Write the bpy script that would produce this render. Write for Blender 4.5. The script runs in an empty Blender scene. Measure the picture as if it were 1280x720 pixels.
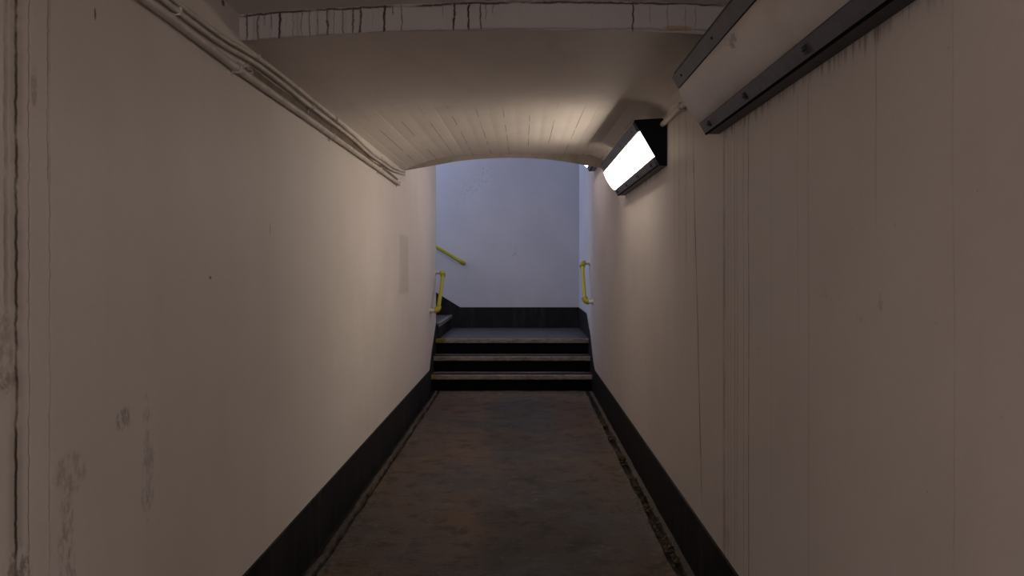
import bpy, bmesh, math, random
from mathutils import Vector, noise
random.seed(7)
S = bpy.context.scene
COL = S.collection
CAM_H = 1.40
WL, WR = -1.05, 0.79          # corridor side walls

# ------------------------------------------------------------------ node helpers
class NT:
    def __init__(s, name):
        m = bpy.data.materials.new(name); m.use_nodes = True
        s.m = m; s.t = m.node_tree; s.n = s.t.nodes; s.l = s.t.links
        s.n.clear()
        s.out = s.n.new('ShaderNodeOutputMaterial')
        s.b = s.n.new('ShaderNodeBsdfPrincipled')
        s.l.new(s.b.outputs[0], s.out.inputs[0])
        s.co = s.n.new('ShaderNodeTexCoord').outputs['Object']
        sp = s.n.new('ShaderNodeSeparateXYZ'); s.l.new(s.co, sp.inputs[0])
        s.x, s.y, s.z = sp.outputs
    def put(s, sock, v):
        if isinstance(v, bpy.types.NodeSocket): s.l.new(v, sock)
        elif v is not None: sock.default_value = v
    def math(s, op, a, b=None, c=None, clamp=False):
        n = s.n.new('ShaderNodeMath'); n.operation = op; n.use_clamp = clamp
        s.put(n.inputs[0], a); s.put(n.inputs[1], b)
        if c is not None: s.put(n.inputs[2], c)
        return n.outputs[0]
    def noise(s, scale, detail=4, rough=.55, vec=None, dist=0.0):
        n = s.n.new('ShaderNodeTexNoise'); n.inputs['Scale'].default_value = scale
        n.inputs['Detail'].default_value = detail; n.inputs['Roughness'].default_value = rough
        n.inputs['Distortion'].default_value = dist
        s.l.new(vec if vec is not None else s.co, n.inputs['Vector'])
        return n.outputs[0]
    def scaled(s, v, off=(0, 0, 0)):
        n = s.n.new('ShaderNodeMapping'); s.l.new(s.co, n.inputs[0])
        n.inputs['Scale'].default_value = v; n.inputs['Location'].default_value = off
        return n.outputs[0]
    def ramp(s, v, lo, hi, a=0., b=1.):
        n = s.n.new('ShaderNodeMapRange'); n.clamp = True; n.interpolation_type = 'SMOOTHSTEP'
        s.put(n.inputs[0], v)
        n.inputs[1].default_value = lo; n.inputs[2].default_value = hi
        n.inputs[3].default_value = a; n.inputs[4].default_value = b
        return n.outputs[0]
    def mix(s, f, a, b):
        n = s.n.new('ShaderNodeMix'); n.data_type = 'RGBA'
        s.put(n.inputs[0], f)
        for i, v in ((6, a), (7, b)):
            if isinstance(v, tuple): v = (*v, 1) if len(v) == 3 else v
            s.put(n.inputs[i], v)
        return n.outputs[2]
    def window(s, v, a, b, soft=.03):
        return s.math('MULTIPLY', s.ramp(v, a - soft, a + soft), s.ramp(v, b - soft, b + soft, 1, 0))
    def line(s, c, c0, w, wob=None, lo=None, hi=None, strength=1., soft=.04, drift=0., along=None):
        """thin wandering line: c == c0 (+ drift per unit of along)"""
        d = s.math('SUBTRACT', c, c0)
        if drift: d = s.math('SUBTRACT', d, s.math('MULTIPLY', along, drift))
        if wob is not None: d = s.math('SUBTRACT', d, wob)
        d = s.math('ABSOLUTE', d)
        m = s.ramp(d, w * .25, w, strength, 0)
        if lo is not None: m = s.math('MULTIPLY', m, s.window(along, lo, hi, soft))
        return m
    def blob(s, u, v, cu, cv, ru, rv, edge=None, strength=1.):
        a = s.math('DIVIDE', s.math('SUBTRACT', u, cu), ru)
        b = s.math('DIVIDE', s.math('SUBTRACT', v, cv), rv)
        r = s.math('ADD', s.math('MULTIPLY', a, a), s.math('MULTIPLY', b, b))
        if edge is not None: r = s.math('ADD', r, edge)
        return s.ramp(r, .35, 1.1, strength, 0)
    def mx(s, *a):
        r = a[0]
        for k in a[1:]: r = s.math('MAXIMUM', r, k)
        return r
    def bump(s, h, strength=.3, dist=.01):
        n = s.n.new('ShaderNodeBump'); n.inputs['Strength'].default_value = strength
        n.inputs['Distance'].default_value = dist
        s.l.new(h, n.inputs['Height']); s.l.new(n.outputs[0], s.b.inputs['Normal'])
    def done(s, col, rough=.6, spec=.3):
        if isinstance(col, tuple): col = (*col, 1) if len(col) == 3 else col
        s.put(s.b.inputs['Base Color'], col); s.put(s.b.inputs['Roughness'], rough)
        s.b.inputs['Specular IOR Level'].default_value = spec
        return s.m

PAINT = (.69, .645, .615)
PAINT2 = (.635, .585, .55)
CRACK = (.055, .035, .025)
RUST = (.30, .19, .10)

def paint_base(n):
    v = n.noise(1.1, 5, .6)
    c = n.mix(n.ramp(v, .35, .7), PAINT, PAINT2)
    g = n.noise(1.0, 6, .62, n.scaled((5, 5, .55)))
    c = n.mix(n.math('MULTIPLY', n.ramp(g, .55, .85), .22), c, (.50, .45, .41))
    sp = n.noise(60, 2, .5)
    c = n.mix(n.math('MULTIPLY', n.ramp(sp, .74, .8), .3), c, (.25, .2, .17))
    return c
def paint_bump(n, extra=None):
    h = n.math('ADD', n.math('MULTIPLY', n.noise(2.2, 3, .5), 1.0), n.math('MULTIPLY', n.noise(28, 4, .6), .16))
    if extra is not None: h = n.math('SUBTRACT', h, extra)
    n.bump(h, .35, .02)

def mat_wall_left():
    n = NT('wall paint left'); c = paint_base(n)
    wz = n.math('MULTIPLY', n.math('SUBTRACT', n.noise(3.0, 5, .7, n.scaled((0, 0, 1))), .5), .035)
    wf = n.math('MULTIPLY', n.math('SUBTRACT', n.noise(24, 3, .6, n.scaled((0, 0, 1))), .5), .008)
    wob = n.math('ADD', wz, wf)
    brk = n.ramp(n.noise(7, 4, .7), .38, .58, .35, 1)
    L = n.line(n.y, 1.657, .007, wob, strength=.95, lo=-1, hi=5, along=n.z)
    L2 = n.line(n.y, 1.700, .003, wob, strength=.45, lo=-1, hi=5, along=n.z)
    L3 = n.line(n.y, 1.768, .004, wob, strength=.5, lo=1.6, hi=3, along=n.z)
    L4 = n.line(n.y, 1.775, .004, wob, strength=.22, lo=.2, hi=3, along=n.z)
    L5 = n.line(n.y, 1.625, .010, wob, strength=.35, lo=1.3, hi=3, along=n.z)
    cr = n.math('MULTIPLY', n.mx(L, L2, L3, L4, L5), brk)
    halo = n.math('MULTIPLY', n.line(n.y, 1.657, .035, wob, strength=.38, lo=-1, hi=5, along=n.z), brk)
    e = n.math('MULTIPLY', n.math('SUBTRACT', n.noise(18, 4, .6), .5), 1.6)
    bl = n.mx(n.blob(n.y, n.z, 1.61, 1.24, .045, .11, e, .6), n.blob(n.y, n.z, 1.717, 1.79, .012, .05, e, .6),
              n.blob(n.y, n.z, 1.63, 1.17, .035, .03, e, .75))
    c = n.mix(n.math('MAXIMUM', halo, n.math('MULTIPLY', bl, n.ramp(n.noise(22, 5, .75), .35, .6))), c, (.27, .20, .14))
    e2 = n.math('MULTIPLY', n.math('SUBTRACT', n.noise(7, 6, .75), .5), 4.5)
    gr = n.mx(n.blob(n.y, n.z, 1.86, .92, .07, .05, e2, 0.38), n.blob(n.y, n.z, 2.24, .88, .04, .17, e2, 0.38),
              n.blob(n.y, n.z, 2.10, 1.0, .045, .035, e2, 0.64), n.blob(n.y, n.z, 1.66, .6, .05, .3, e2, 0.64),
              n.blob(n.y, n.z, 1.84, .72, .035, .18, e2, 0.45))
    c = n.mix(n.math('MULTIPLY', gr, n.ramp(n.noise(38, 6, .8, n.scaled((1, 1, .5))), .44, .60)), c, (.12, .10, .085))
    # rectangle of older, yellower paint near the lintel
    pt = n.math('MULTIPLY', n.window(n.y, 6.78, 7.32, .05), n.window(n.z, 1.17, 1.68, .02))
    c = n.mix(n.math('MULTIPLY', pt, .45), c, (.43, .40, .31))
    dots = n.mx(n.blob(n.y, n.z, 2.80, 2.325, .02, .014, e, .95), n.blob(n.y, n.z, 2.685, 1.365, .012, .006, None, .8), n.blob(n.y, n.z, 3.32, 1.56, .006, .03, e, .45),
                n.blob(n.y, n.z, 1.962, 2.022, .006, .018, e, .8))
    c = n.mix(dots, c, (.10, .07, .06))
    c = n.mix(cr, c, CRACK)
    paint_bump(n, n.math('MULTIPLY', cr, .6))
    return n.done(c, .55, .25)

def mat_wall_right():
    n = NT('wall paint right'); c = paint_base(n)
    wz = n.math('MULTIPLY', n.math('SUBTRACT', n.noise(1.4, 4, .6, n.scaled((0, 0, 1), (3, 0, 5))), .5), .03)
    brk = n.ramp(n.noise(5, 4, .7), .35, .6, .35, 1)
    rs = []
    for y0, w, z0, z1, s in [(3.150, .010, .1, 1.95, .75), (3.128, .005, .1, 1.95, .6), (3.045, .004, .3, 1.93, .5), (3.085, .008, .2, 1.95, .35), (2.99, .0045, .1, 1.94, .6),
                             (2.952, .003, .1, 1.94, .55), (2.87, .004, .1, 1.94, .45), (4.05, .012, 1.4, 2.2, .35),
                             (3.88, .008, 1.3, 2.2, .4), (4.18, .007, 1.5, 2.2, .35)]:
        rs.append(n.line(n.y, y0, w * 2.2, wz if w < .006 else None, z0, z1, s, .12, along=n.z))
    rust = n.math('MULTIPLY', n.mx(*rs), brk)
    c = n.mix(n.math('MULTIPLY', rust, .8), c, (.22, .15, .09))
    cs = [n.line(n.y, 3.50, 0.0138, wz, .40, 1.98, .75, .1, drift=.11, along=n.z), n.line(n.y, 2.805, 0.0080, wz, .1, 1.95, .6, .1, along=n.z),
          n.line(n.y, 2.215, 0.0069, wz, .1, 2.1, 0.21, .1, along=n.z), n.line(n.y, 2.30, 0.0046, wz, 1.0, 2.1, 0.15, .1, along=n.z),
          n.line(n.y, 1.79, 0.0057, wz, 1.5, 2.3, 0.24, .1, along=n.z), n.line(n.y, 3.70, 0.0092, wz, 1.2, 2.2, 0.21, .1, along=n.z),
          n.line(n.y, 2.55, 0.0069, wz, .6, 1.95, 0.12, .1, along=n.z), n.line(n.y, 1.47, 0.0046, wz, .1, 2.3, 0.12, .1, along=n.z)]
    cr = n.math('MULTIPLY', n.mx(*cs), n.ramp(brk, .35, 1, .5, 1))
    # dirty drips below the lamp bodies
    dn = n.noise(1.0, 3, .7, n.scaled((1, 46, .9)))
    def drips(a, b, ztop, ln, st):
        f = n.ramp(n.z, ztop - ln, ztop, 0, 1)
        f = n.math('MULTIPLY', f, n.math('LESS_THAN', n.z, ztop + .01))
        f = n.math('MULTIPLY', f, n.window(n.y, a, b, .04))
        t = n.math('ADD', n.math('MULTIPLY', f, .34), dn)
        return n.math('MULTIPLY', n.ramp(t, .78, 1.02, 0, st), n.ramp(f, 0, .2))
    dr = n.mx(drips(1.2, 3.25, 1.935, .10, .6), drips(4.4, 6.2, 1.957, .10, .6))
    c = n.mix(n.mx(cr, dr), c, CRACK)
    e = n.math('MULTIPLY', n.math('SUBTRACT', n.noise(22, 4, .6), .5), 1.8)
    e = n.math('MULTIPLY', n.math('SUBTRACT', n.noise(26, 6, .8), .5), 5.0)
    sc = n.mx(n.blob(n.y, n.z, 2.10, 1.33, .025, .015, e, .2), n.blob(n.y, n.z, 1.88, 1.28, .02, .012, e, .2), n.blob(n.y, n.z, 1.77, 1.32, .015, .02, e, .4),
              n.blob(n.y, n.z, 2.68, 1.12, .02, .02, e, .25), n.blob(n.y, n.z, 1.70, 1.49, .004, .004, None, .5), n.blob(n.y, n.z, 3.1, .36, .05, .04, e, .5))
    c = n.mix(n.math('MULTIPLY', sc, n.ramp(n.noise(70, 5, .8), .45, .6)), c, (.15, .12, .10))
    paint_bump(n, n.math('MULTIPLY', cr, .35))
    return n.done(c, .55, .25)

def mat_landing():
    n = NT('landing wall paint')
    c = n.mix(n.ramp(n.noise(1.1, 5, .6), .35, .7), (.60, .60, .62), (.54, .54, .565))
    e = n.math('MULTIPLY', n.math('SUBTRACT', n.noise(9, 6, .75), .5), 5.0)
    ux = n.math('SUBTRACT', n.x, n.math('MULTIPLY', n.z, .75))     # along the diagonal of the peeling patch
    uz = n.math('ADD', n.z, n.math('MULTIPLY', n.x, .5))
    pm = n.mx(n.blob(ux, uz, -2.58, 2.20, .16, .42, e, .8), n.blob(n.x, n.z, -.12, 1.585, .05, .12, e, .8), n.blob(n.x, n.z, -.45, 2.66, .03, .03, e, .8))
    det = n.noise(22, 5, .7)
    c = n.mix(n.math('MULTIPLY', n.math('MULTIPLY', pm, .35), n.ramp(det, .5, .66)), c, (.70, .69, .69))
    c = n.mix(n.math('MULTIPLY', n.math('MULTIPLY', pm, .7), n.ramp(det, .46, .36)), c, (.36, .355, .37))
    low = n.math('MULTIPLY', n.ramp(n.noise(7, 5, .7), .6, .75), n.ramp(n.z, 1.5, .9, 0, .3))
    c = n.mix(low, c, (.28, .27, .29))
    paint_bump(n, n.math('MULTIPLY', pm, det))
    return n.done(c, .55, .25)

def mat_ceiling():
    n = NT('ceiling paint'); c = paint_base(n)
    e = n.noise(1, 5, .65, n.scaled((4, 1, 4)))
    c = n.mix(n.math('MULTIPLY', n.ramp(e, .5, .75), .35), c, (.45, .40, .345))
    c = n.mix(n.ramp(n.math('ADD', n.y, n.math('MULTIPLY', n.noise(2), .8)), 4.6, 5.2), n.mix(.15, c, (.46, .42, .385)), n.mix(.6, c, (.86, .81, .75)))  # lamplight painted in: ceiling paler towards the lintel, duller nearer
    # dark joint lines between the shutter boards
    sh = n.math('SUBTRACT', n.x, .04)
    f = n.math('FRACT', n.math('ADD', n.math('DIVIDE', sh, .16), 20.0))
    ln = n.ramp(n.math('ABSOLUTE', n.math('SUBTRACT', f, .5)), .475, .497, 0, 1)
    ln = n.math('MULTIPLY', ln, n.ramp(n.y, 4.3, 5.2, 0, .75))
    ln = n.math('MULTIPLY', ln, n.ramp(n.noise(3.0, 2, .5, n.scaled((6, 1, 1))), .40, .55))
    c = n.mix(ln, c, (.16, .12, .09))
    paint_bump(n)
    return n.done(c, .6, .2)

def mat_beam():
    n = NT('cracked beam paint'); c = paint_base(n)
    K = 2.97 / 1000.
    wz = n.math('MULTIPLY', n.math('SUBTRACT', n.noise(15, 5, .75), .5), .030)
    wt = n.math('MULTIPLY', n.math('SUBTRACT', n.noise(9, 6, .75), .5), .030)
    xx = n.math('MULTIPLY', n.x, n.x)
    x0 = n.math('SUBTRACT', n.x, .14)
    arch = n.math('MULTIPLY', n.math('MULTIPLY', x0, x0), -.035)      # the line follows the vault
    zt = n.math('SUBTRACT', n.z, n.math('ADD', arch, CAM_H + .985))
    lines = []
    tops = [(286, .003, .35, 1), (298, .002, .3, 1), (310, .006, .8, 1), (324, .006, .65, 1), (332, .003, .5, .4), (340, .004, .6, .5), (350, .0075, 1, 1), (358, .002, .35, 1),
            (368, .003, .45, 1), (378, .004, .55, .9), (388, .004, .6, .9), (398, .003, .5, 1), (410, .006, .8, 1), (418, .003, .55, 1), (430, .0045, .65, 1), (442, .006, .8, 1),
            (451, .0065, .9, 1), (466, .002, .3, .8), (481, .007, 1, 1), (491, .004, .7, .25), (502, .0045, .6, 1), (553, .003, .5, .35), (568, .007, 1, .9), (586.5, .007, 1, .9), (601, .0055, .85, .9),
            (608, .003, .6, .5), (617, .003, .6, .3), (791, .0065, .95, .95), (812, .003, .35, .6), (834, .003, .45, .9), (856, .003, .4, .9), (868, .003, .4, .9)]
    for px, w, s, ln in tops:
        lines.append(n.line(n.x, (px - 654) * K, w * .75, wz, -.105 * ln - .01, .02, s, .012, along=zt))
    top = n.line(zt, -.005, .0055, wt, strength=.95)
    top = n.math('MULTIPLY', top, n.ramp(n.noise(5, 3, .6), .34, .5, .25, 1))
    bot = n.line(n.math('SUBTRACT', n.z, n.math('ADD', arch, CAM_H + .884)), 0, .006, wt, strength=.35)
    cr = n.mx(top, bot, *lines)
    c = n.mix(.65, c, (.34, .315, .275))
    smear = n.math('MULTIPLY', n.ramp(n.noise(1, 3, .6, n.scaled((34, 1, 1.2))), .45, .7, 0, .45), n.ramp(n.x, -.55, -.75, .15, 1))
    c = n.mix(smear, c, (.26, .20, .16))
    e = n.math('MULTIPLY', n.math('SUBTRACT', n.noise(30, 4, .6), .5), 1.8)
    c = n.mix(n.blob(n.x, n.z, .57, 2.285, .06, .012, e, .7), c, (.36, .21, .08))
    c = n.mix(cr, c, (.06, .036, .026))
    paint_bump(n, n.math('MULTIPLY', cr, .5))
    return n.done(c, .65, .2)

def mat_floor(name='worn concrete', blue=False):
    n = NT(name)
    big = n.noise(1.3, 6, .62)
    c = n.mix(n.ramp(big, .38, .64), (.105, .073, .058), (.058, .047, .044))
    br = n.noise(2.3, 6, .7, n.scaled((1, .6, 1), (4, 2, 0)))
    c = n.mix(n.math('MULTIPLY', n.ramp(br, .5, .68), .7), c, (0.0999, 0.0703, 0.0459))
    # smoother grey patch along the middle
    e = n.math('MULTIPLY', n.math('SUBTRACT', n.noise(2.2, 5, .6), .5), 1.8)
    mid = n.blob(n.x, n.y, -.02, 7.2, .38, 1.9, e, .75)
    c = n.mix(mid, c, (0.0459, 0.0459, 0.0488))
    mid2 = n.blob(n.x, n.y, .12, 4.4, .42, 1.4, e, .75)
    c = n.mix(mid2, c, (0.0385, 0.0370, 0.0385))
    lt = n.noise(9, 8, .85)
    c = n.mix(n.math('MULTIPLY', n.ramp(lt, .54, .62), .6), c, (0.1258, 0.1073, 0.0888))
    dk = n.noise(6, 6, .75, n.scaled((1, 1, 1), (7, 3, 1)))
    c = n.mix(n.math('MULTIPLY', n.ramp(dk, .50, .60), .6), c, (0.0192, 0.0155, 0.0133))
    # pale dust by the foot of the steps
    du = n.math('MULTIPLY', n.ramp(n.y, 8.1, 8.9, 0, 1), n.ramp(n.noise(14, 6, .75), .42, .62, .1, .9))
    c = n.mix(du, c, (0.1406, 0.1258, 0.1073))
    sp = n.noise(70, 3, .6)
    c = n.mix(n.math('MULTIPLY', n.ramp(sp, .72, .78), .8), c, (0.2442, 0.2220, 0.1998))
    jit = n.math('MULTIPLY', n.math('SUBTRACT', n.noise(6, 5, .7), .5), .04)
    xx = n.math('ADD', n.x, jit)
    side = n.math('MAXIMUM', n.ramp(xx, -.82, -.93), n.ramp(xx, .60, .68))
    c = n.mix(n.math('MULTIPLY', side, n.ramp(n.noise(20, 7, .8), .46, .58, 0, .6)), c, (.16, .13, .10))
    c = n.mix(n.math('MULTIPLY', n.window(xx, -.996, -.968, .006), n.ramp(n.noise(5, 4, .7), .35, .6, .15, .6)), c, (.085, .075, .066))
    c = n.mix(n.math('MULTIPLY', n.window(xx, .752, .80, .006), .7), c, (.085, .075, .066))
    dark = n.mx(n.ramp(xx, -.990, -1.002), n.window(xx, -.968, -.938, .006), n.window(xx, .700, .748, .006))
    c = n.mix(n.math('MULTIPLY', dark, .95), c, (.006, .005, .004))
    n.bump(n.math('ADD', n.noise(5, 5, .6), n.math('MULTIPLY', n.noise(45, 5, .7), .6)), .7, .02)
    return n.done(c, n.ramp(big, .4, .6, .75, .55), .22)

def mat_landing_floor():
    n = NT('landing concrete')
    c = n.mix(n.ramp(n.noise(3, 6, .7), .4, .65), (.040, .039, .042), (.072, .068, .072))
    c = n.mix(n.math('MULTIPLY', n.ramp(n.noise(20, 6, .75), .52, .66), .7), c, (.16, .15, .15))
    n.bump(n.noise(30, 5, .7), .5, .01)
    return n.done(c, .55, .35)

def simple(name, col, rough=.5, spec=.4, var=.25, scale=12, bump=.15, metal=0.):
    n = NT(name)
    d = tuple(k * (1 - var) for k in col)
    c = n.mix(n.ramp(n.noise(scale, 5, .65), .4, .65), col, d)
    n.bump(n.noise(scale * 3, 4, .6), bump, .005)
    n.b.inputs['Metallic'].default_value = metal
    return n.done(c, rough, spec)

M = {}
M['left'] = mat_wall_left(); M['right'] = mat_wall_right(); M['landing'] = mat_landing()
M['ceil'] = mat_ceiling(); M['beam'] = mat_beam(); M['floor'] = mat_floor(); M['lfloor'] = mat_landing_floor()
def mat_skirt():
    n = NT('black skirting paint')
    g = n.noise(1, 5, .65, n.scaled((9, 9, 1.5)))
    c = n.mix(n.ramp(g, .45, .7), (.013, .013, .0145), (.028, .027, .027))
    c = n.mix(n.math('MULTIPLY', n.ramp(n.noise(16, 5, .75), .62, .75), .5), c, (.10, .09, .08))
    n.bump(n.noise(14, 4, .6), .3, .01)
    return n.done(c, .6, .12)
M['skirt'] = mat_skirt()
M['lintel'] = simple('darker lintel paint', (.40, .36, .32), .7, .15, .2, 7)  # one colour, darker than the wall paint
M['riser'] = simple('black riser paint', (.004, .004, .004), .8, .05, .4, 8)
def mat_tread():
    n = NT('worn tread concrete')
    c = n.mix(n.ramp(n.noise(11, 6, .7), .4, .62), (.06, .055, .052), (.13, .12, .11))
    n.bump(n.noise(35, 4, .6), .4, .008)
    return n.done(c, .7, .2)
M['tread'] = mat_tread()
def mat_nosing():
    n = NT('worn stone nosing')
    c = n.mix(n.ramp(n.noise(8, 6, .7, n.scaled((1, 1, 2.5))), .38, .62), (.25, .23, .20), (.15, .14, .12))
    c = n.mix(n.math('MULTIPLY', n.ramp(n.noise(13, 7, .8, n.scaled((.7, 1, 2))), .54, .64), .85), c, (.05, .045, .04))
    n.bump(n.noise(30, 4, .6), .5, .008)
    return n.done(c, .65, .25)
M['nosing'] = mat_nosing()
M['yellowpatch'] = simple('worn yellow paint', (.22, .19, .015), .6, .2, .5, 30)
M['black'] = simple('black groove', (.012, .011, .010), .8, .1, .3, 20)
M['yellow'] = simple('yellow rail enamel', (.40, .37, .010), .35, .5, .12, 10, .05)
M['yellow2'] = simple('yellow fitting enamel', (.38, .36, .006), .35, .5, .2, 10, .05)
M['stub'] = simple('white painted fitting', (.62, .60, .58), .5, .4, .15, 14)
M['cable'] = simple('painted cable', (.62, .57, .52), .55, .3, .2, 9, .4)
M['strip'] = simple('brown wall strip', (.20, .155, .125), .7, .2, .3, 9)
M['casing'] = simple('dark grey lamp casing', (.028, .028, .033), .45, .4, .35, 14, .25)
M['flange'] = simple('blue grey lamp flange', (.085, .085, .108), .45, .4, .25, 18, .2)
M['endcap'] = simple('black lamp end plate', (.010, .010, .012), .7, .1, .2, 8, .1)
M['screw'] = simple('dark screw', (.012, .012, .012), .5, .3, .2, 30)
M['leaf'] = simple('dead leaf', (.10, .068, .038), .8, .1, .6, 40)
M['gap'] = simple('dark sealing gap', (.008, .008, .009), .9, .05, .2, 8)
def mat_plastic():
    n = NT('unlit milky diffuser')
    c = n.mix(n.ramp(n.noise(3, 5, .6, n.scaled((1, .5, 1))), .4, .65), (.66, .62, .58), (.55, .51, .475))
    c = n.mix(n.blob(n.y, n.z, 2.45, 2.09, .05, .018, n.math('MULTIPLY', n.math('SUBTRACT', n.noise(40, 5, .8), .5), 9.), .7), c, (.2, .17, .15))
    n.b.inputs['Subsurface Weight'].default_value = 0.0
    return n.done(c, .35, .45)
M['plastic'] = mat_plastic()
def mat_glow(name, col, st, end=None):
    n = NT(name)
    n.b.inputs['Emission Color'].default_value = (*col, 1); n.b.inputs['Emission Strength'].default_value = st
    if end: n.put(n.b.inputs['Emission Strength'], n.ramp(n.y, end[0], end[1], st * .3, st))   # near end dimmed to soften the lamp's shadow on the ceiling
    return n.done((.8, .78, .72), .4, .3)
M['glow'] = mat_glow('glowing diffuser', (1.0, .845, .69), 16.0, (4.40, 5.1))
M['glow_far'] = mat_glow('glowing diffuser far', (1.0, .84, .78), 16.0)

# ------------------------------------------------------------------ mesh helpers
def obj(name, bm, mat, parent=None, smooth=False):
    me = bpy.data.meshes.new(name)
    bmesh.ops.recalc_face_normals(bm, faces=bm.faces)
    bm.to_mesh(me); bm.free()
    for m in (mat if isinstance(mat, list) else [mat]): me.materials.append(m)
    for p in me.polygons: p.use_smooth = smooth
    if smooth:
        try: me.set_sharp_from_angle(angle=math.radians(40))
        except Exception: pass
    o = bpy.data.objects.new(name, me); COL.objects.link(o)
    if parent is not None:
        o.parent = parent
        o.matrix_parent_inverse = parent.matrix_basis.inverted()   # geometry is authored in world space
    return o
def root(name, loc, label, cat, group=None):
    o = bpy.data.objects.new(name, None); COL.objects.link(o); o.location = loc
    o.empty_display_size = .1
    tag(o, label, cat, group); return o
def tag(o, label, cat, group=None, kind=None):
    o['label'] = label; o['category'] = cat
    if group: o['group'] = group
    if kind: o['kind'] = kind
    return o
def struct(name, bm, mat, smooth=False):
    o = obj(name, bm, mat, None, smooth); o['kind'] = 'structure'; return o
def box(bm, x0, x1, y0, y1, z0, z1, bev=0.):
    vs = [bm.verts.new((x, y, z)) for x in (x0, x1) for y in (y0, y1) for z in (z0, z1)]
    fs = [(0, 1, 3, 2), (4, 6, 7, 5), (0, 4, 5, 1), (2, 3, 7, 6), (0, 2, 6, 4), (1, 5, 7, 3)]
    faces = [bm.faces.new([vs[i] for i in f]) for f in fs]
    if bev:
        es = list({e for f in faces for e in f.edges})
        bmesh.ops.bevel(bm, geom=es, offset=bev, segments=2, affect='EDGES', profile=.5)
    return bm
def prism(bm, prof, axis, a, b, n=1):
    """closed 2-D profile extruded along axis from a to b; 'Y': prof=(x,z); 'X': prof=(y,z)"""
    rings = []
    for k in range(n + 1):
        t = a + (b - a) * k / n
        rings.append([bm.verts.new((p[0], t, p[1]) if axis == 'Y' else (t, p[0], p[1])) for p in prof])
    N = len(prof)
    for r0, r1 in zip(rings, rings[1:]):
        for i in range(N): bm.faces.new((r0[i], r0[(i + 1) % N], r1[(i + 1) % N], r1[i]))
    bm.faces.new(rings[0]); bm.faces.new(rings[-1][::-1])
    return bm
def tube(bm, pts, r, seg=12, cap=True):
    pts = [Vector(p) for p in pts]; R = r if isinstance(r, (list, tuple)) else [r] * len(pts)
    rings = []; up = None
    for i, p in enumerate(pts):
        t = (pts[min(i + 1, len(pts) - 1)] - pts[max(i - 1, 0)]).normalized()
        if up is None: up = t.orthogonal().normalized()
        up = (up - t * up.dot(t)).normalized(); sd = t.cross(up)
        rings.append([bm.verts.new(p + (up * math.cos(a) + sd * math.sin(a)) * R[i]) for a in [2 * math.pi * k / seg for k in range(seg)]])
    for a, b in zip(rings, rings[1:]):
        for k in range(seg): bm.faces.new((a[k], a[(k + 1) % seg], b[(k + 1) % seg], b[k]))
    if cap: bm.faces.new(rings[0]); bm.faces.new(rings[-1][::-1])
    return bm
def arc(a, c, b, n=7):
    a, b, c = Vector(a), Vector(b), Vector(c)
    return [(1 - t) ** 2 * a + 2 * t * (1 - t) * c + t * t * b for t in [k / n for k in range(n + 1)]]
def lin(tab, t):
    if t <= tab[0][0]: return tab[0][1]
    for (a, u), (b, v) in zip(tab, tab[1:]):
        if t <= b: return u + (v - u) * (t - a) / (b - a)
    return tab[-1][1]

# ------------------------------------------------------------------ walls
Y0, YL, YM, YB = -9.0, 7.05, 9.63, 11.27     # rear end, lintel, mouth of the passage, landing back wall
CX = (WL + WR) / 2
H = CAM_H
def wallbox(name, x0, x1, y0, y1, z0, z1, m):
    return struct(name, box(bmesh.new(), x0, x1, y0, y1, z0, z1), m)
wallbox('wall_left', WL - .35, WL, Y0, YM, -.12, 3.3, M['left'])
wallbox('wall_right', WR, WR + .35, Y0, YM - .08, -.12, 3.3, M['right'])
wallbox('wall_landing_right', WR - .002, WR + .35, YM - .08, YB, -.12, 4.9, M['landing'])
wallbox('wall_back', -5.2, WR + .35, YB, YB + .3, -.12, 4.9, M['landing'])
wallbox('wall_stairwell', -5.2, WL - .35, YM - .30, YM, -.12, 4.9, M['landing'])
wallbox('wall_above_mouth', WL - .35, WR + .35, YM - .28, YM - .02, 3.3, 4.9, M['landing'])

# ------------------------------------------------------------------ ceilings
def vault_z(x, side, mid):
    u = (x - CX) / ((WR - WL) / 2)
    return side + (mid - side) * (1 - abs(u) ** (3.4 if u < 0 else 13.0))
board = {}
def beam_bot(x):
    tab = [(-1.10, .838), (-.91, .847), (-.725, .861), (-.517, .8745), (-.16, .8785), (.14, .8785), (.40, .875), (.635, .867), (.85, .850)]
    return sum(lin(tab, x + d) for d in (-.08, -.04, 0, .04, .08)) / 5
def beam_top(x): return .985 - .035 * (x - .14) ** 2
def far_z(x, y):
    t = max(0, min(1, (y - 2.97) / (YL - 2.97))); t = t ** .8
    side, mid = .845, .990
    pf = lambda q: beam_bot(q) * (1 - t) + vault_z(q, side, mid) * t
    z = pf(x)
    w = max(0, min(1, (y - 4.2) / 1.0))
    if w > 0:
        k = math.floor((x - .04) / .16 + .5 + 1e-6); a = .04 + (k - .5) * .16; b = a + .16
        aa, bb = max(a, WL), min(b, WR); w *= .55
        if bb > aa:
            s = max(0, min(1, (x - aa) / (bb - aa)))
            zf = pf(aa) * (1 - s) + pf(bb) * s
            rnd = board.setdefault(k, random.uniform(-.001, .001)); tilt = board.setdefault((k, 1), random.uniform(-.002, .002))
            zf += rnd + tilt * (s - .5)
            if min(s, 1 - s) < .03: zf += .002
            z = z * (1 - w) + zf * w
    return H + z
bm = bmesh.new()
xs = []
x = WL
edges = [.04 + (k - .5) * .16 for k in range(-7, 7)]
xs = sorted({round(v, 4) for v in [WL, WR] + [e + d for e in edges for d in (-.004, .0, .004, .03, .06, .09, .12) if WL < e + d < WR]})
ys = [2.97 + (YL - 2.97) * k / 40 for k in range(41)]
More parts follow.
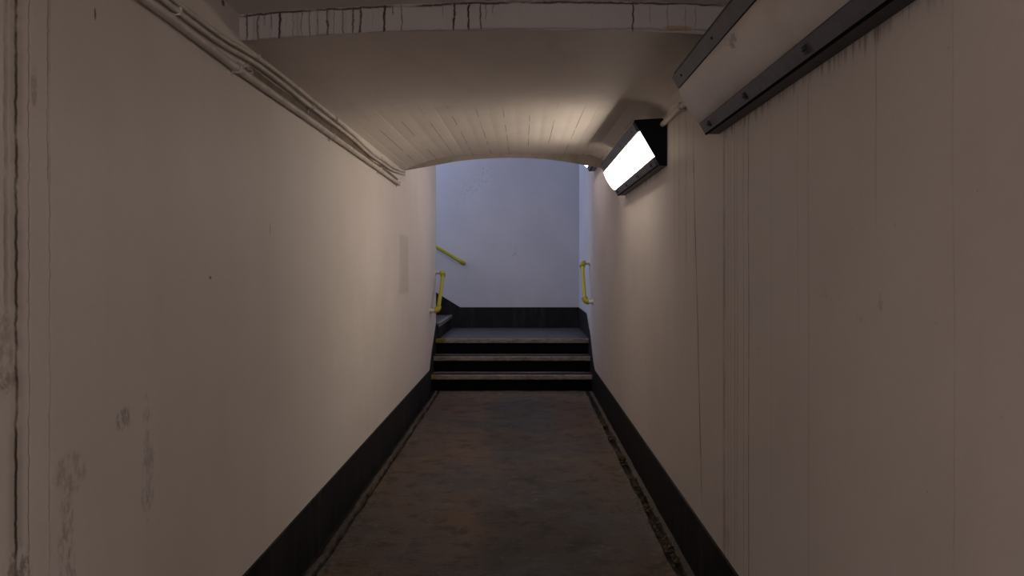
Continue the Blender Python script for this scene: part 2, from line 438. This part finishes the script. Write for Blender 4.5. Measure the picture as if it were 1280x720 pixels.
def ceiling_grid(bm, xs, ys, fz, thick=.3):
    g = [[bm.verts.new((x, y, fz(x, y))) for x in xs] for y in ys]
    for r0, r1 in zip(g, g[1:]):
        for i in range(len(xs) - 1): bm.faces.new((r0[i], r0[i + 1], r1[i + 1], r1[i]))
    zt = max(fz(x, y) for x in xs for y in (ys[0], ys[-1])) + thick
    c = [bm.verts.new((x, y, zt)) for x, y in ((xs[0], ys[0]), (xs[-1], ys[0]), (xs[-1], ys[-1]), (xs[0], ys[-1]))]
    bm.faces.new(c)
    bm.faces.new(g[0] + [c[1], c[0]]); bm.faces.new(g[-1][::-1] + [c[3], c[2]])
    bm.faces.new([r[0] for r in g] + [c[3], c[0]]); bm.faces.new([r[-1] for r in g][::-1] + [c[1], c[2]])
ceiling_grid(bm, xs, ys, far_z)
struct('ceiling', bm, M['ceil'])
nx = [WL + (WR - WL) * k / 40 for k in range(41)]
def near_z(x, y): return H + beam_top(x)
bm = bmesh.new(); ceiling_grid(bm, nx, [Y0 + (2.965 - Y0) * k / 20 for k in range(21)], near_z)
struct('ceiling_near', bm, M['ceil'])
# cracked beam face across the passage, its underside running into the vault
bm = bmesh.new()
top = [bm.verts.new((x, 2.962 + .003 * noise.noise((x * 9, 0, 0)), H + beam_top(x) + .02)) for x in nx]
bot = [bm.verts.new((x, 2.960, H + beam_bot(x) - .001 + .002 * noise.noise((x * 14, 3, 0)))) for x in nx]
bkb = [bm.verts.new((x, 2.975, H + beam_bot(x) + .004)) for x in nx]
bkt = [bm.verts.new((x, 2.975, H + beam_top(x) + .02)) for x in nx]
for i in range(40):
    for a, b in ((top, bot), (bot, bkb), (bkb, bkt), (bkt, top)): bm.faces.new((a[i], a[i + 1], b[i + 1], b[i]))
for i in (0, 40): bm.faces.new((top[i], bot[i], bkb[i], bkt[i]))
struct('trim_1', bm, M['beam'])
# shallow arched lintel closing the vault
bm = bmesh.new()
tabl = [(WL, .846), (-.77, .893), (-.62, .926), (-.38, .950), (-.13, .961), (.1, .957), (.32, .934), (.59, .886), (.70, .868), (WR, .852)]
def cubic(tab, x):
    # smooth the table a little
    return sum(lin(tab, min(WR, max(WL, x + d))) for d in (-.09, -.045, 0, .045, .09)) / 5 if abs(x - WL) > .05 and abs(x - WR) > .05 else lin(tab, x)
ring = []
for yy in (YL - .03, YL + .22):
    lo = [bm.verts.new((x, yy, H + cubic(tabl, x) + (.045 if yy > YL else 0))) for x in nx]
    hi = [bm.verts.new((x, yy, H + 1.95)) for x in nx]; ring.append((lo, hi))
for i in range(40):
    for lo, hi in ring: bm.faces.new((lo[i], lo[i + 1], hi[i + 1], hi[i]))
    bm.faces.new((ring[0][0][i], ring[0][0][i + 1], ring[1][0][i + 1], ring[1][0][i]))
    bm.faces.new((ring[0][1][i], ring[0][1][i + 1], ring[1][1][i + 1], ring[1][1][i]))
for i in (0, 40): bm.faces.new((ring[0][0][i], ring[1][0][i], ring[1][1][i], ring[0][1][i]))
struct('trim_2', bm, M['lintel'])
wallbox('ceiling_passage_end', WL - .35, WR + .35, YL + .2, YM - .02, 3.1, 3.3, M['ceil'])
wallbox('ceiling_landing', WL - .02, WR + .35, YM - .28, YB + .3, 4.7, 4.9, M['landing'])

# ------------------------------------------------------------------ floor with gutters
bm = bmesh.new()
prof = [(WL - .01, -.045), (-1.035, -.045), (-1.012, -.040), (-.998, -.010), (-.975, -.006), (-.962, -.034), (-.948, -.034), (-.938, -.004), (-.925, .0)]
prof += [(-.925 + (.665 + .925) * k / 22, 0) for k in range(1, 23)]
prof += [(.680, .004), (.694, .004), (.704, -.022), (.740, -.026), (.750, -.004), (.775, -.002), (WR + .01, -.006)]
rows = []
N = 330
for k in range(N + 1):
    y = Y0 + (9.06 - Y0) * k / N
    r = []
    for i, (x, z) in enumerate(prof):
        jx = .010 * noise.noise((i * 1.7, y * 3.1, 2)) + .006 * noise.noise((i * 2.3, y * 11, 5)) if 1 < i < len(prof) - 1 and (i < 9 or i > 29) else 0
        jz = .005 * noise.noise((x * 4, y * 4, 9)) + (.006 * noise.noise((i * 3.3, y * 9, 1)) if (i < 9 or i > 29) else .001 * noise.noise((x * 22, y * 22, 3)))
        if y > 8.6: z = z * max(0, (9.0 - y) / .4) if i > 0 else z
        r.append(bm.verts.new((x + jx, y, z + jz)))
    rows.append(r)
for a, b in zip(rows, rows[1:]):
    for i in range(len(prof) - 1): bm.faces.new((a[i], a[i + 1], b[i + 1], b[i]))
bt = [bm.verts.new((x, y, -.2)) for x, y in ((WL, Y0), (WR, Y0), (WR, 9.06), (WL, 9.06))]
bm.faces.new(bt); bm.faces.new(rows[0] + [bt[1], bt[0]]); bm.faces.new(rows[-1][::-1] + [bt[3], bt[2]])
bm.faces.new([r[0] for r in rows] + [bt[3], bt[0]]); bm.faces.new([r[-1] for r in rows][::-1] + [bt[1], bt[2]])
struct('floor', bm, M['floor'], True)

# ------------------------------------------------------------------ skirting
def skirt(name, x_in, x_out, tab, y0, y1):
    bm = bmesh.new()
    prf = [(y0, -.05)] + [(y, z) for y, z in tab] + [(y1, -.05)]
    prism(bm, prf, 'X', x_in, x_out); return struct(name, bm, M['skirt'])
skirt('baseboard_left', WL - .01, WL + .010, [(Y0, .247), (8.97, .247), (9.18, .44), (YM - .003, .72)], Y0, YM - .003)
skirt('baseboard_right', WR + .01, WR - .010, [(Y0, .270), (8.80, .270), (9.02, .345), (9.40, .60), (9.93, .828), (YB, .832)], Y0, YB)
bm = bmesh.new()
prism_prof = [(WR, .5), (WR, .836), (-.885, .836), (-2.7, .836 + 1.815 * .61), (-2.7, .5)]
vs0 = [bm.verts.new((x, YB - .012, z)) for x, z in prism_prof]; vs1 = [bm.verts.new((x, YB + .01, z)) for x, z in prism_prof]
bm.faces.new(vs0); bm.faces.new(vs1[::-1])
for i in range(5): bm.faces.new((vs0[i], vs0[(i + 1) % 5], vs1[(i + 1) % 5], vs1[i]))
struct('baseboard_back', bm, M['skirt'])

# ------------------------------------------------------------------ steps up to the landing
R_, T_, D0 = .182, .25, 9.03
XL, XR = WL + .011, WR - .011
st = root('staircase', (CX, D0, 0), 'short flight of three black-faced concrete steps rising to the landing', 'stairs')
for k in range(3):
    y = D0 + k * T_; z = (k + 1) * R_
    obj('riser', box(bmesh.new(), XL, XR, y + .022, y + T_ + .022 if k < 2 else y + .12, k * R_ - (.02 if k == 0 else 0), z - .02), M['riser'], st)
    if k < 2:
        tr = obj('tread', box(bmesh.new(), XL, XR, y + .05, y + T_ + .024, z - .03, z, .004), M['tread'], st)
        gv = obj('groove', box(bmesh.new(), XL, XR, y + .044, y + .15, z - .006, z + .0015), M['black'], tr)
    bm = bmesh.new(); x = XL; n_ = 60
    prf = [(y + .003, z - .050), (y, z - .044), (y, z - .007), (y + .006, z), (y + .045, z), (y + .045, z - .050)]
    rings = []
    for i in range(n_ + 1):
        x = XL + (XR - XL) * i / n_
        w = .0035 * noise.noise((x * 7, k * 5, 0)) + .003 * noise.noise((x * 25, k * 3, 7))
        rings.append([bm.verts.new((x, p + (w if j < 4 else 0), q + (w * .8 if j in (0, 2, 3) else 0))) for j, (p, q) in enumerate(prf)])
    for a, b in zip(rings, rings[1:]):
        for i in range(6): bm.faces.new((a[i], a[(i + 1) % 6], b[(i + 1) % 6], b[i]))
    bm.faces.new(rings[0]); bm.faces.new(rings[-1][::-1])
    ns = obj('nosing', bm, M['nosing'], st)
    ns['label'] = 'pale worn stone nosing'
    if k in (0, 2):
        ym = obj('paint_mark', box(bmesh.new(), XL + (.01 if k == 0 else .015), XL + (.055 if k == 0 else .10), y - .0045, y + .03, z - .046, z + .0035, .002), M['yellowpatch'], ns)
        ym['label'] = 'worn yellow paint mark'
wallbox('floor_landing', -1.0, WR, D0 + 2 * T_ + .046, YB, .40, 3 * R_, M['lfloor'])
# flight climbing away to the left
st2 = root('staircase', (-1.0, (YM + YB) / 2, 3 * R_), 'side flight of steps climbing left from the landing behind the passage wall', 'stairs')
for k in range(6):
    x = -1.0 - k * .28; z = 3 * R_ + (k + 1) * R_
    obj('riser', box(bmesh.new(), x - .30, x - .02, YM + .004, YB - .013, z - R_ - (.1 if k == 0 else 0), z - .02), M['skirt'], st2)
    obj('tread', box(bmesh.new(), x - .30, x - .03, YM + .004, YB - .013, z - .03, z, .003), M['lfloor'], st2)
    ns = obj('nosing', box(bmesh.new(), x - .035, x, YM + .004, YB - .013, z - .045, z + .001, .006), M['nosing'], st2)
wallbox('floor_street', -5.2, -1.0 - 6 * .28 - .02, YM, YB, 1.3, 3 * R_ + 6 * R_, M['lfloor'])

# ------------------------------------------------------------------ handrails
def rail(label, xw, xt, a, b, ground):
    """a = upper (y,z), b = lower (y,z)"""
    t = root('handrail', (xw, (a[0] + b[0]) / 2, a[1]), label, 'handrail', None)
    A, B = Vector((xt, *a)), Vector((xt, *b)); d = (B - A).normalized()
    obj('rail_tube', tube(bmesh.new(), [A + d * .03, B - d * .03], .021, 16), M['yellow'], t, True)
    for P, dd in ((A, d), (B, -d)):
        w = Vector((xw, P.y, P.z)); ww = (w - P).normalized()
        bm = bmesh.new(); pts = arc(P + dd * .05, P - dd * .004, P + ww * .042, 8)
        tube(bm, pts, .029, 16)
        tube(bm, [P + dd * .045, P + dd * .062], .032, 16)
        e = obj('elbow', bm, M['yellow2'], t, True)
        bm = bmesh.new(); tube(bm, [P + ww * .040, P + ww * (abs(xw - xt) + .004)], .021, 16)
        tube(bm, [P + ww * (abs(xw - xt) - .010), P + ww * (abs(xw - xt))], .036, 16)
        s = obj('wall_bracket', bm, M['stub'], t, True); s['label'] = 'white wall bracket'
    return t
rail('short yellow handrail with elbow ends on the left wall beside the steps', WL, -.955, (9.56, 1.337), (8.98, .913), 0)
rail('short yellow handrail with elbow ends on the right wall beside the steps', WR, .700, (9.50, 1.452), (9.06, 1.006), 0)
t = root('handrail', (-.83, YB, 1.46), 'sloping yellow handrail fixed to the blue-lit back wall, rising left with the side stairs', 'handrail')
A = Vector((-.832, YB - .075, 1.452)); B = Vector((-2.3, YB - .075, 1.452 + 1.468 * .60)); d = (B - A).normalized()
obj('rail_tube', tube(bmesh.new(), [A + d * .03, B], .021, 16), M['yellow'], t, True)
for P in (A, A + d * 1.55):
    if P is A: obj('elbow', tube(bmesh.new(), arc(P + d * .05, P, P + Vector((0, .05, 0)), 8), .029, 16), M['yellow2'], t, True)
    b_ = obj('wall_bracket', tube(bmesh.new(), [P + Vector((0, .0, 0)), P + Vector((0, .078, 0))], .020, 14), M['yellow2'], t, True)

# ------------------------------------------------------------------ wall lamps
def fixture(y0, y1, dz, label, glow, screws=True, group='wedge lamps in the angle of wall and ceiling'):
    """wedge-shaped batten between wall and ceiling; y0 near end, y1 far end"""
    zz = H + dz
    A, B, C_, D, E, F = (.792, .545), (.738, .545), (.603, .776), (.612, .797), (.765, .806), (.792, .775)
    pr = [(x, z + zz) for x, z in (A, B, C_, D, E, F)]
    t = root('wall_lamp', (WR, (y0 + y1) / 2, zz + .54), label, 'lamp', group)
    # body with the slanted face set back a little behind the flanges
    def on(s, o=0.):
        dx, dzz = B[0] - C_[0], B[1] - C_[1]; L = math.hypot(dx, dzz); nx_, nz_ = dzz / L, -dx / L    # outward = down-left
        return (C_[0] + dx * s + nx_ * o, C_[1] + dzz * s + nz_ * o + zz)
    body = [pr[0], pr[1], on(.99, -.012), on(.01, -.012), pr[3], pr[4], pr[5]]
    bm = bmesh.new(); prism(bm, body, 'Y', y0 + .006, y1 - .006)
    obj('casing', bm, M['casing'], t)
    for a, b in ((y0, y0 + .006), (y1 - .006, y1)):
        bm = bmesh.new(); prism(bm, [pr[0], pr[1], on(1, -.002), on(0, -.002), pr[3], pr[4], pr[5]], 'Y', a, b)
        e = obj('end_plate', bm, M['endcap'], t)
    for s0, s1, nm in ((0., .195, 0), (.815, 1., 1)):
        bm = bmesh.new()
        prism(bm, [on(s0, .004), on(s1, .004), on(s1, -.011), on(s0, -.011)], 'Y', y0 - .002, y1 + .002)
        es = [e for e in bm.edges]
        bmesh.ops.bevel(bm, geom=es, offset=.0015, segments=1, affect='EDGES')
        f = obj('flange', bm, M['flange'], t); f['label'] = 'grey flange strip'
        if nm == 1:
            bm = bmesh.new(); prism(bm, [on(.985, .0052), on(1.015, .003), on(1.015, -.004), on(.985, .003)], 'Y', y0, y1)
            obj('drip_edge', bm, M['gap'], f)
        if screws:
            L = y1 - y0
            for q in (.07, .36, .66, .93):
                P = Vector((on((s0 + s1) / 2, .005)[0], y0 + L * q, on((s0 + s1) / 2, .005)[1]))
                dirv = Vector((on(.5, 1)[0] - on(.5, 0)[0], 0, on(.5, 1)[1] - on(.5, 0)[1])).normalized()
                if nm == 0:
                    obj('screw', tube(bmesh.new(), [P - dirv * .002, P + dirv * .003], .0045, 8), M['screw'], f)
                else:
                    bm = bmesh.new()
                    box(bm, -.012, .012, -.011, .011, -.004, .006, .002)
                    ang = math.atan2(dirv.x, dirv.z)
                    for v in bm.verts:
                        x, z = v.co.x, v.co.z
                        v.co = Vector((P.x + x * math.cos(ang) + z * math.sin(ang), P.y + v.co.y, P.z - x * math.sin(ang) + z * math.cos(ang)))
                    tube(bm, [P + dirv * .004 + Vector((0, -.012, 0)), P + dirv * .011, P + dirv * .004 + Vector((0, .012, 0))], .0025, 6)
                    obj('latch', bm, M['screw'], f)
    for s in (.198, .808):
        bm = bmesh.new(); prism(bm, [on(s, .001), on(s + .018, .001), on(s + .018, -.012), on(s, -.012)], 'Y', y0 + .004, y1 - .004)
        obj('seal', bm, M['gap'], t)
    # slightly bowed diffuser
    bm = bmesh.new(); rings = []
    ny = 24
    for k in range(ny + 1):
        y = y0 - .001 + (y1 - y0 + .012) * k / ny
        r = []
        for i in range(13):
            s = .205 + (.81 - .205) * i / 12
            r.append(on(s, .001 + (.013 if glow is not M['plastic'] else .010) * math.sin(math.pi * i / 12) ** .6))
        r += [on(.81, -.011), on(.205, -.011)]
        rings.append([bm.verts.new((p[0], y, p[1])) for p in r])
    for a, b in zip(rings, rings[1:]):
        for i in range(15): bm.faces.new((a[i], a[(i + 1) % 15], b[(i + 1) % 15], b[i]))
    bm.faces.new(rings[0]); bm.faces.new(rings[-1][::-1])
    df = obj('diffuser', bm, glow, t, True)
    df['label'] = 'glowing warm white diffuser' if glow is not M['plastic'] else 'unlit milky white diffuser'
    return t
fixture(4.39, 6.22, .012, 'lit wedge-shaped wall lamp with glowing white diffuser and black end plate, under the ceiling', M['glow'])
fixture(1.37, 3.227, -.008, 'large unlit wedge-shaped wall lamp with cream diffuser at the top right corner of the photo', M['plastic'])
fixture(7.40, 8.92, .525, 'tip of a small lit wall lamp just peeping out beyond the arched lintel', M['glow_far'], False)

# conduit joining the two near lamps
cd = root('conduit', (.765, 3.8, H + .79), 'short white painted conduit joining the unlit lamp to the lit lamp', 'pipe')
obj('pipe', tube(bmesh.new(), [(.766, 3.20, H + .770), (.766, 3.8, H + .778), (.766, 4.40, H + .785)], .0150, 14), M['cable'], cd, True)
obj('coupling', tube(bmesh.new(), [(.766, 3.52, H + .774), (.766, 3.60, H + .775)], .0195, 14), M['cable'], cd, True)
obj('saddle_clip', box(bmesh.new(), .752, .792, 3.86, 3.885, H + .757, H + .797, .003), M['cable'], cd)

# ------------------------------------------------------------------ cables along the left wall
def run(name, pts, r, label, wob=.003, seedv=0, cat='cable', mat='cable', clips=(), group=None):
    P = []
    for k in range(91):
        y = pts[0][0] + (pts[-1][0] - pts[0][0]) * k / 90
        z = lin([(a, b) for a, b, c in pts], y); x = lin([(a, c) for a, b, c in pts], y)
        z += wob * noise.noise((y * 2.2, seedv, 0)) + wob * .5 * noise.noise((y * 6, seedv, 4))
        P.append((WL + x, y, H + z))
    # soften corners
    for _ in range(2):
        P = [P[0]] + [tuple((P[i - 1][j] + 2 * P[i][j] + P[i + 1][j]) / 4 for j in range(3)) for i in range(1, len(P) - 1)] + [P[-1]]
    t = root(name, (WL, (pts[0][0] + pts[-1][0]) / 2, H + pts[0][1]), label, cat, group)
    obj('sheath' if cat == 'cable' else 'pipe', tube(bmesh.new(), P, r, 12), M[mat], t, True)
    for cy in clips:
        i = min(range(len(P)), key=lambda q: abs(P[q][1] - cy)); p = P[i]
        bm = bmesh.new(); box(bm, WL + .0003, p[0] + r + .003, p[1] - .007, p[1] + .007, p[2] - r - .003, p[2] + r + .003, .002)
        box(bm, WL + .0003, WL + .004, p[1] - .008, p[1] + .008, p[2] - r - .016, p[2] - r)
        obj('clip', bm, M[mat], t)
    return t
run('conduit', [(-2, .733, .0178), (2.2, .733, .0178), (2.9, .716, .0178), (4.0, .712, .0178), (5.8, .700, .0178), (6.62, .690, .0178)], .0145,
    'lowest and thickest white painted pipe high along the left wall', .002, 1, 'pipe', clips=(2.93, 4.3, 5.75, 6.60))
run('cable', [(-2, .776, .013), (2.2, .772, .013), (2.75, .763, .014), (3.05, .785, .020), (3.35, .785, .020), (3.75, .780, .018), (4.75, .779, .018), (5.6, .755, .016), (5.95, .765, .0178), (6.4, .768, .014), (7.0, .812, .014)], .0100,
    'middle painted cable on the left wall, between the thick pipe and the top cable', .006, 2, clips=(2.4, 3.9, 5.6), group='cables along the left wall')
run('cable', [(-2, .803, .014), (2.2, .798, .014), (2.75, .788, .016), (3.05, .812, .020), (3.35, .818, .020), (3.75, .815, .020), (4.75, .812, .018), (5.6, .777, .018), (5.9, .792, .017), (6.4, .792, .016), (7.0, .838, .014)], .0095,
    'uppermost painted cable close under the ceiling on the left wall', .006, 3, clips=(3.1, 4.4, 5.8), group='cables along the left wall')
bm = bmesh.new()  # thin brown strip covering the dark band between pipe and cables
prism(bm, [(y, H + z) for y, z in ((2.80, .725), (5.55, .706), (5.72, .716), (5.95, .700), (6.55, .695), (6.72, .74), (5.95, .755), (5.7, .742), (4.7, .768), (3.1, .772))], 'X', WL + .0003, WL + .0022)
tag(obj('brown_strip', bm, M['strip']), 'flat brown strip on the left wall between pipe and cables', 'strip')
# frayed knot of old ties
bm = bmesh.new()
for k in range(7):
    p = Vector((WL + .03, 2.90 + random.uniform(-.05, .08), H + .722 + random.uniform(-.01, .02)))
    q = p + Vector((random.uniform(.0, .015), random.uniform(-.05, .06), random.uniform(-.045, .03)))
    tube(bm, [p, (p + q) / 2 + Vector((.006, 0, .008)), q], .0028, 6)
tag(obj('cable_tie', bm, M['cable'], None, True), 'frayed painted tie knotted round the pipe where the cables part', 'cable tie')

# ------------------------------------------------------------------ leaf litter in the right gutter
bm = bmesh.new()
for k in range(230):
    y = random.choice([random.gauss(4.3, .5), random.uniform(3.3, 5.4), random.gauss(5.9, .12), random.gauss(6.6, .08), random.gauss(7.2, .1), random.uniform(1.5, 8.0)])
    x = random.uniform(.700, .748); s = random.uniform(.007, .019); z = -.012 + random.uniform(0, .016)
    a = random.uniform(0, 6.28); vs = []
    for i in range(6):
        b = a + i * math.pi / 3; r = s * random.uniform(.6, 1.1)
        vs.append(bm.verts.new((x + r * math.cos(b), y + r * 1.2 * math.sin(b), z + random.uniform(-.3, .55) * s)))
    c = bm.verts.new((x, y, z + random.uniform(.2, .8) * s)); c2 = bm.verts.new((x, y, z - .35 * s))
    for i in range(6): bm.faces.new((vs[i], vs[(i + 1) % 6], c)); bm.faces.new((vs[(i + 1) % 6], vs[i], c2))
tag(obj('leaf_litter', bm, M['leaf']), 'brown dead leaves and grit lying in the gutter along the right wall', 'leaf litter', None, 'stuff')

# ------------------------------------------------------------------ the passage behind the camera: two fill lamps added for the near walls, open end
rear = mat_glow('fill diffuser rear', (1.0, .895, .83), 95.0)
fixture(-4.2, -2.4, .0, 'added fill lamp on the right wall behind the camera', rear, False)
t = fixture(-5.2, -3.4, .0, 'added fill lamp on the left wall behind the camera', rear, False)
t.scale.x = -1; t.location.x = WL

# ------------------------------------------------------------------ sky, camera, view
w = bpy.data.worlds.new('World'); S.world = w; w.use_nodes = True
wn = w.node_tree.nodes; wn.clear()
bg = wn.new('ShaderNodeBackground'); wo = wn.new('ShaderNodeOutputWorld'); w.node_tree.links.new(bg.outputs[0], wo.inputs[0])
bg.inputs[0].default_value = (.60, .68, 1.0, 1); bg.inputs[1].default_value = 3.6
cam = bpy.data.cameras.new('camera'); co = bpy.data.objects.new('camera', cam); COL.objects.link(co)
co.location = (0, 0, CAM_H); co.rotation_euler = (math.radians(90), 0, 0)
cam.sensor_width = 36; cam.lens = 36 * 1000 / 1280
cam.shift_x = -14 / 1280; cam.shift_y = -26 / 1280
cam.clip_start = .05; S.camera = co
S.view_settings.view_transform = 'Standard'; S.view_settings.look = 'None'
S.view_settings.exposure = 0; S.view_settings.gamma = 1; S.view_settings.use_curve_mapping = False
S.cycles.max_bounces = 12; S.cycles.diffuse_bounces = 8
S.cycles.use_denoising = True
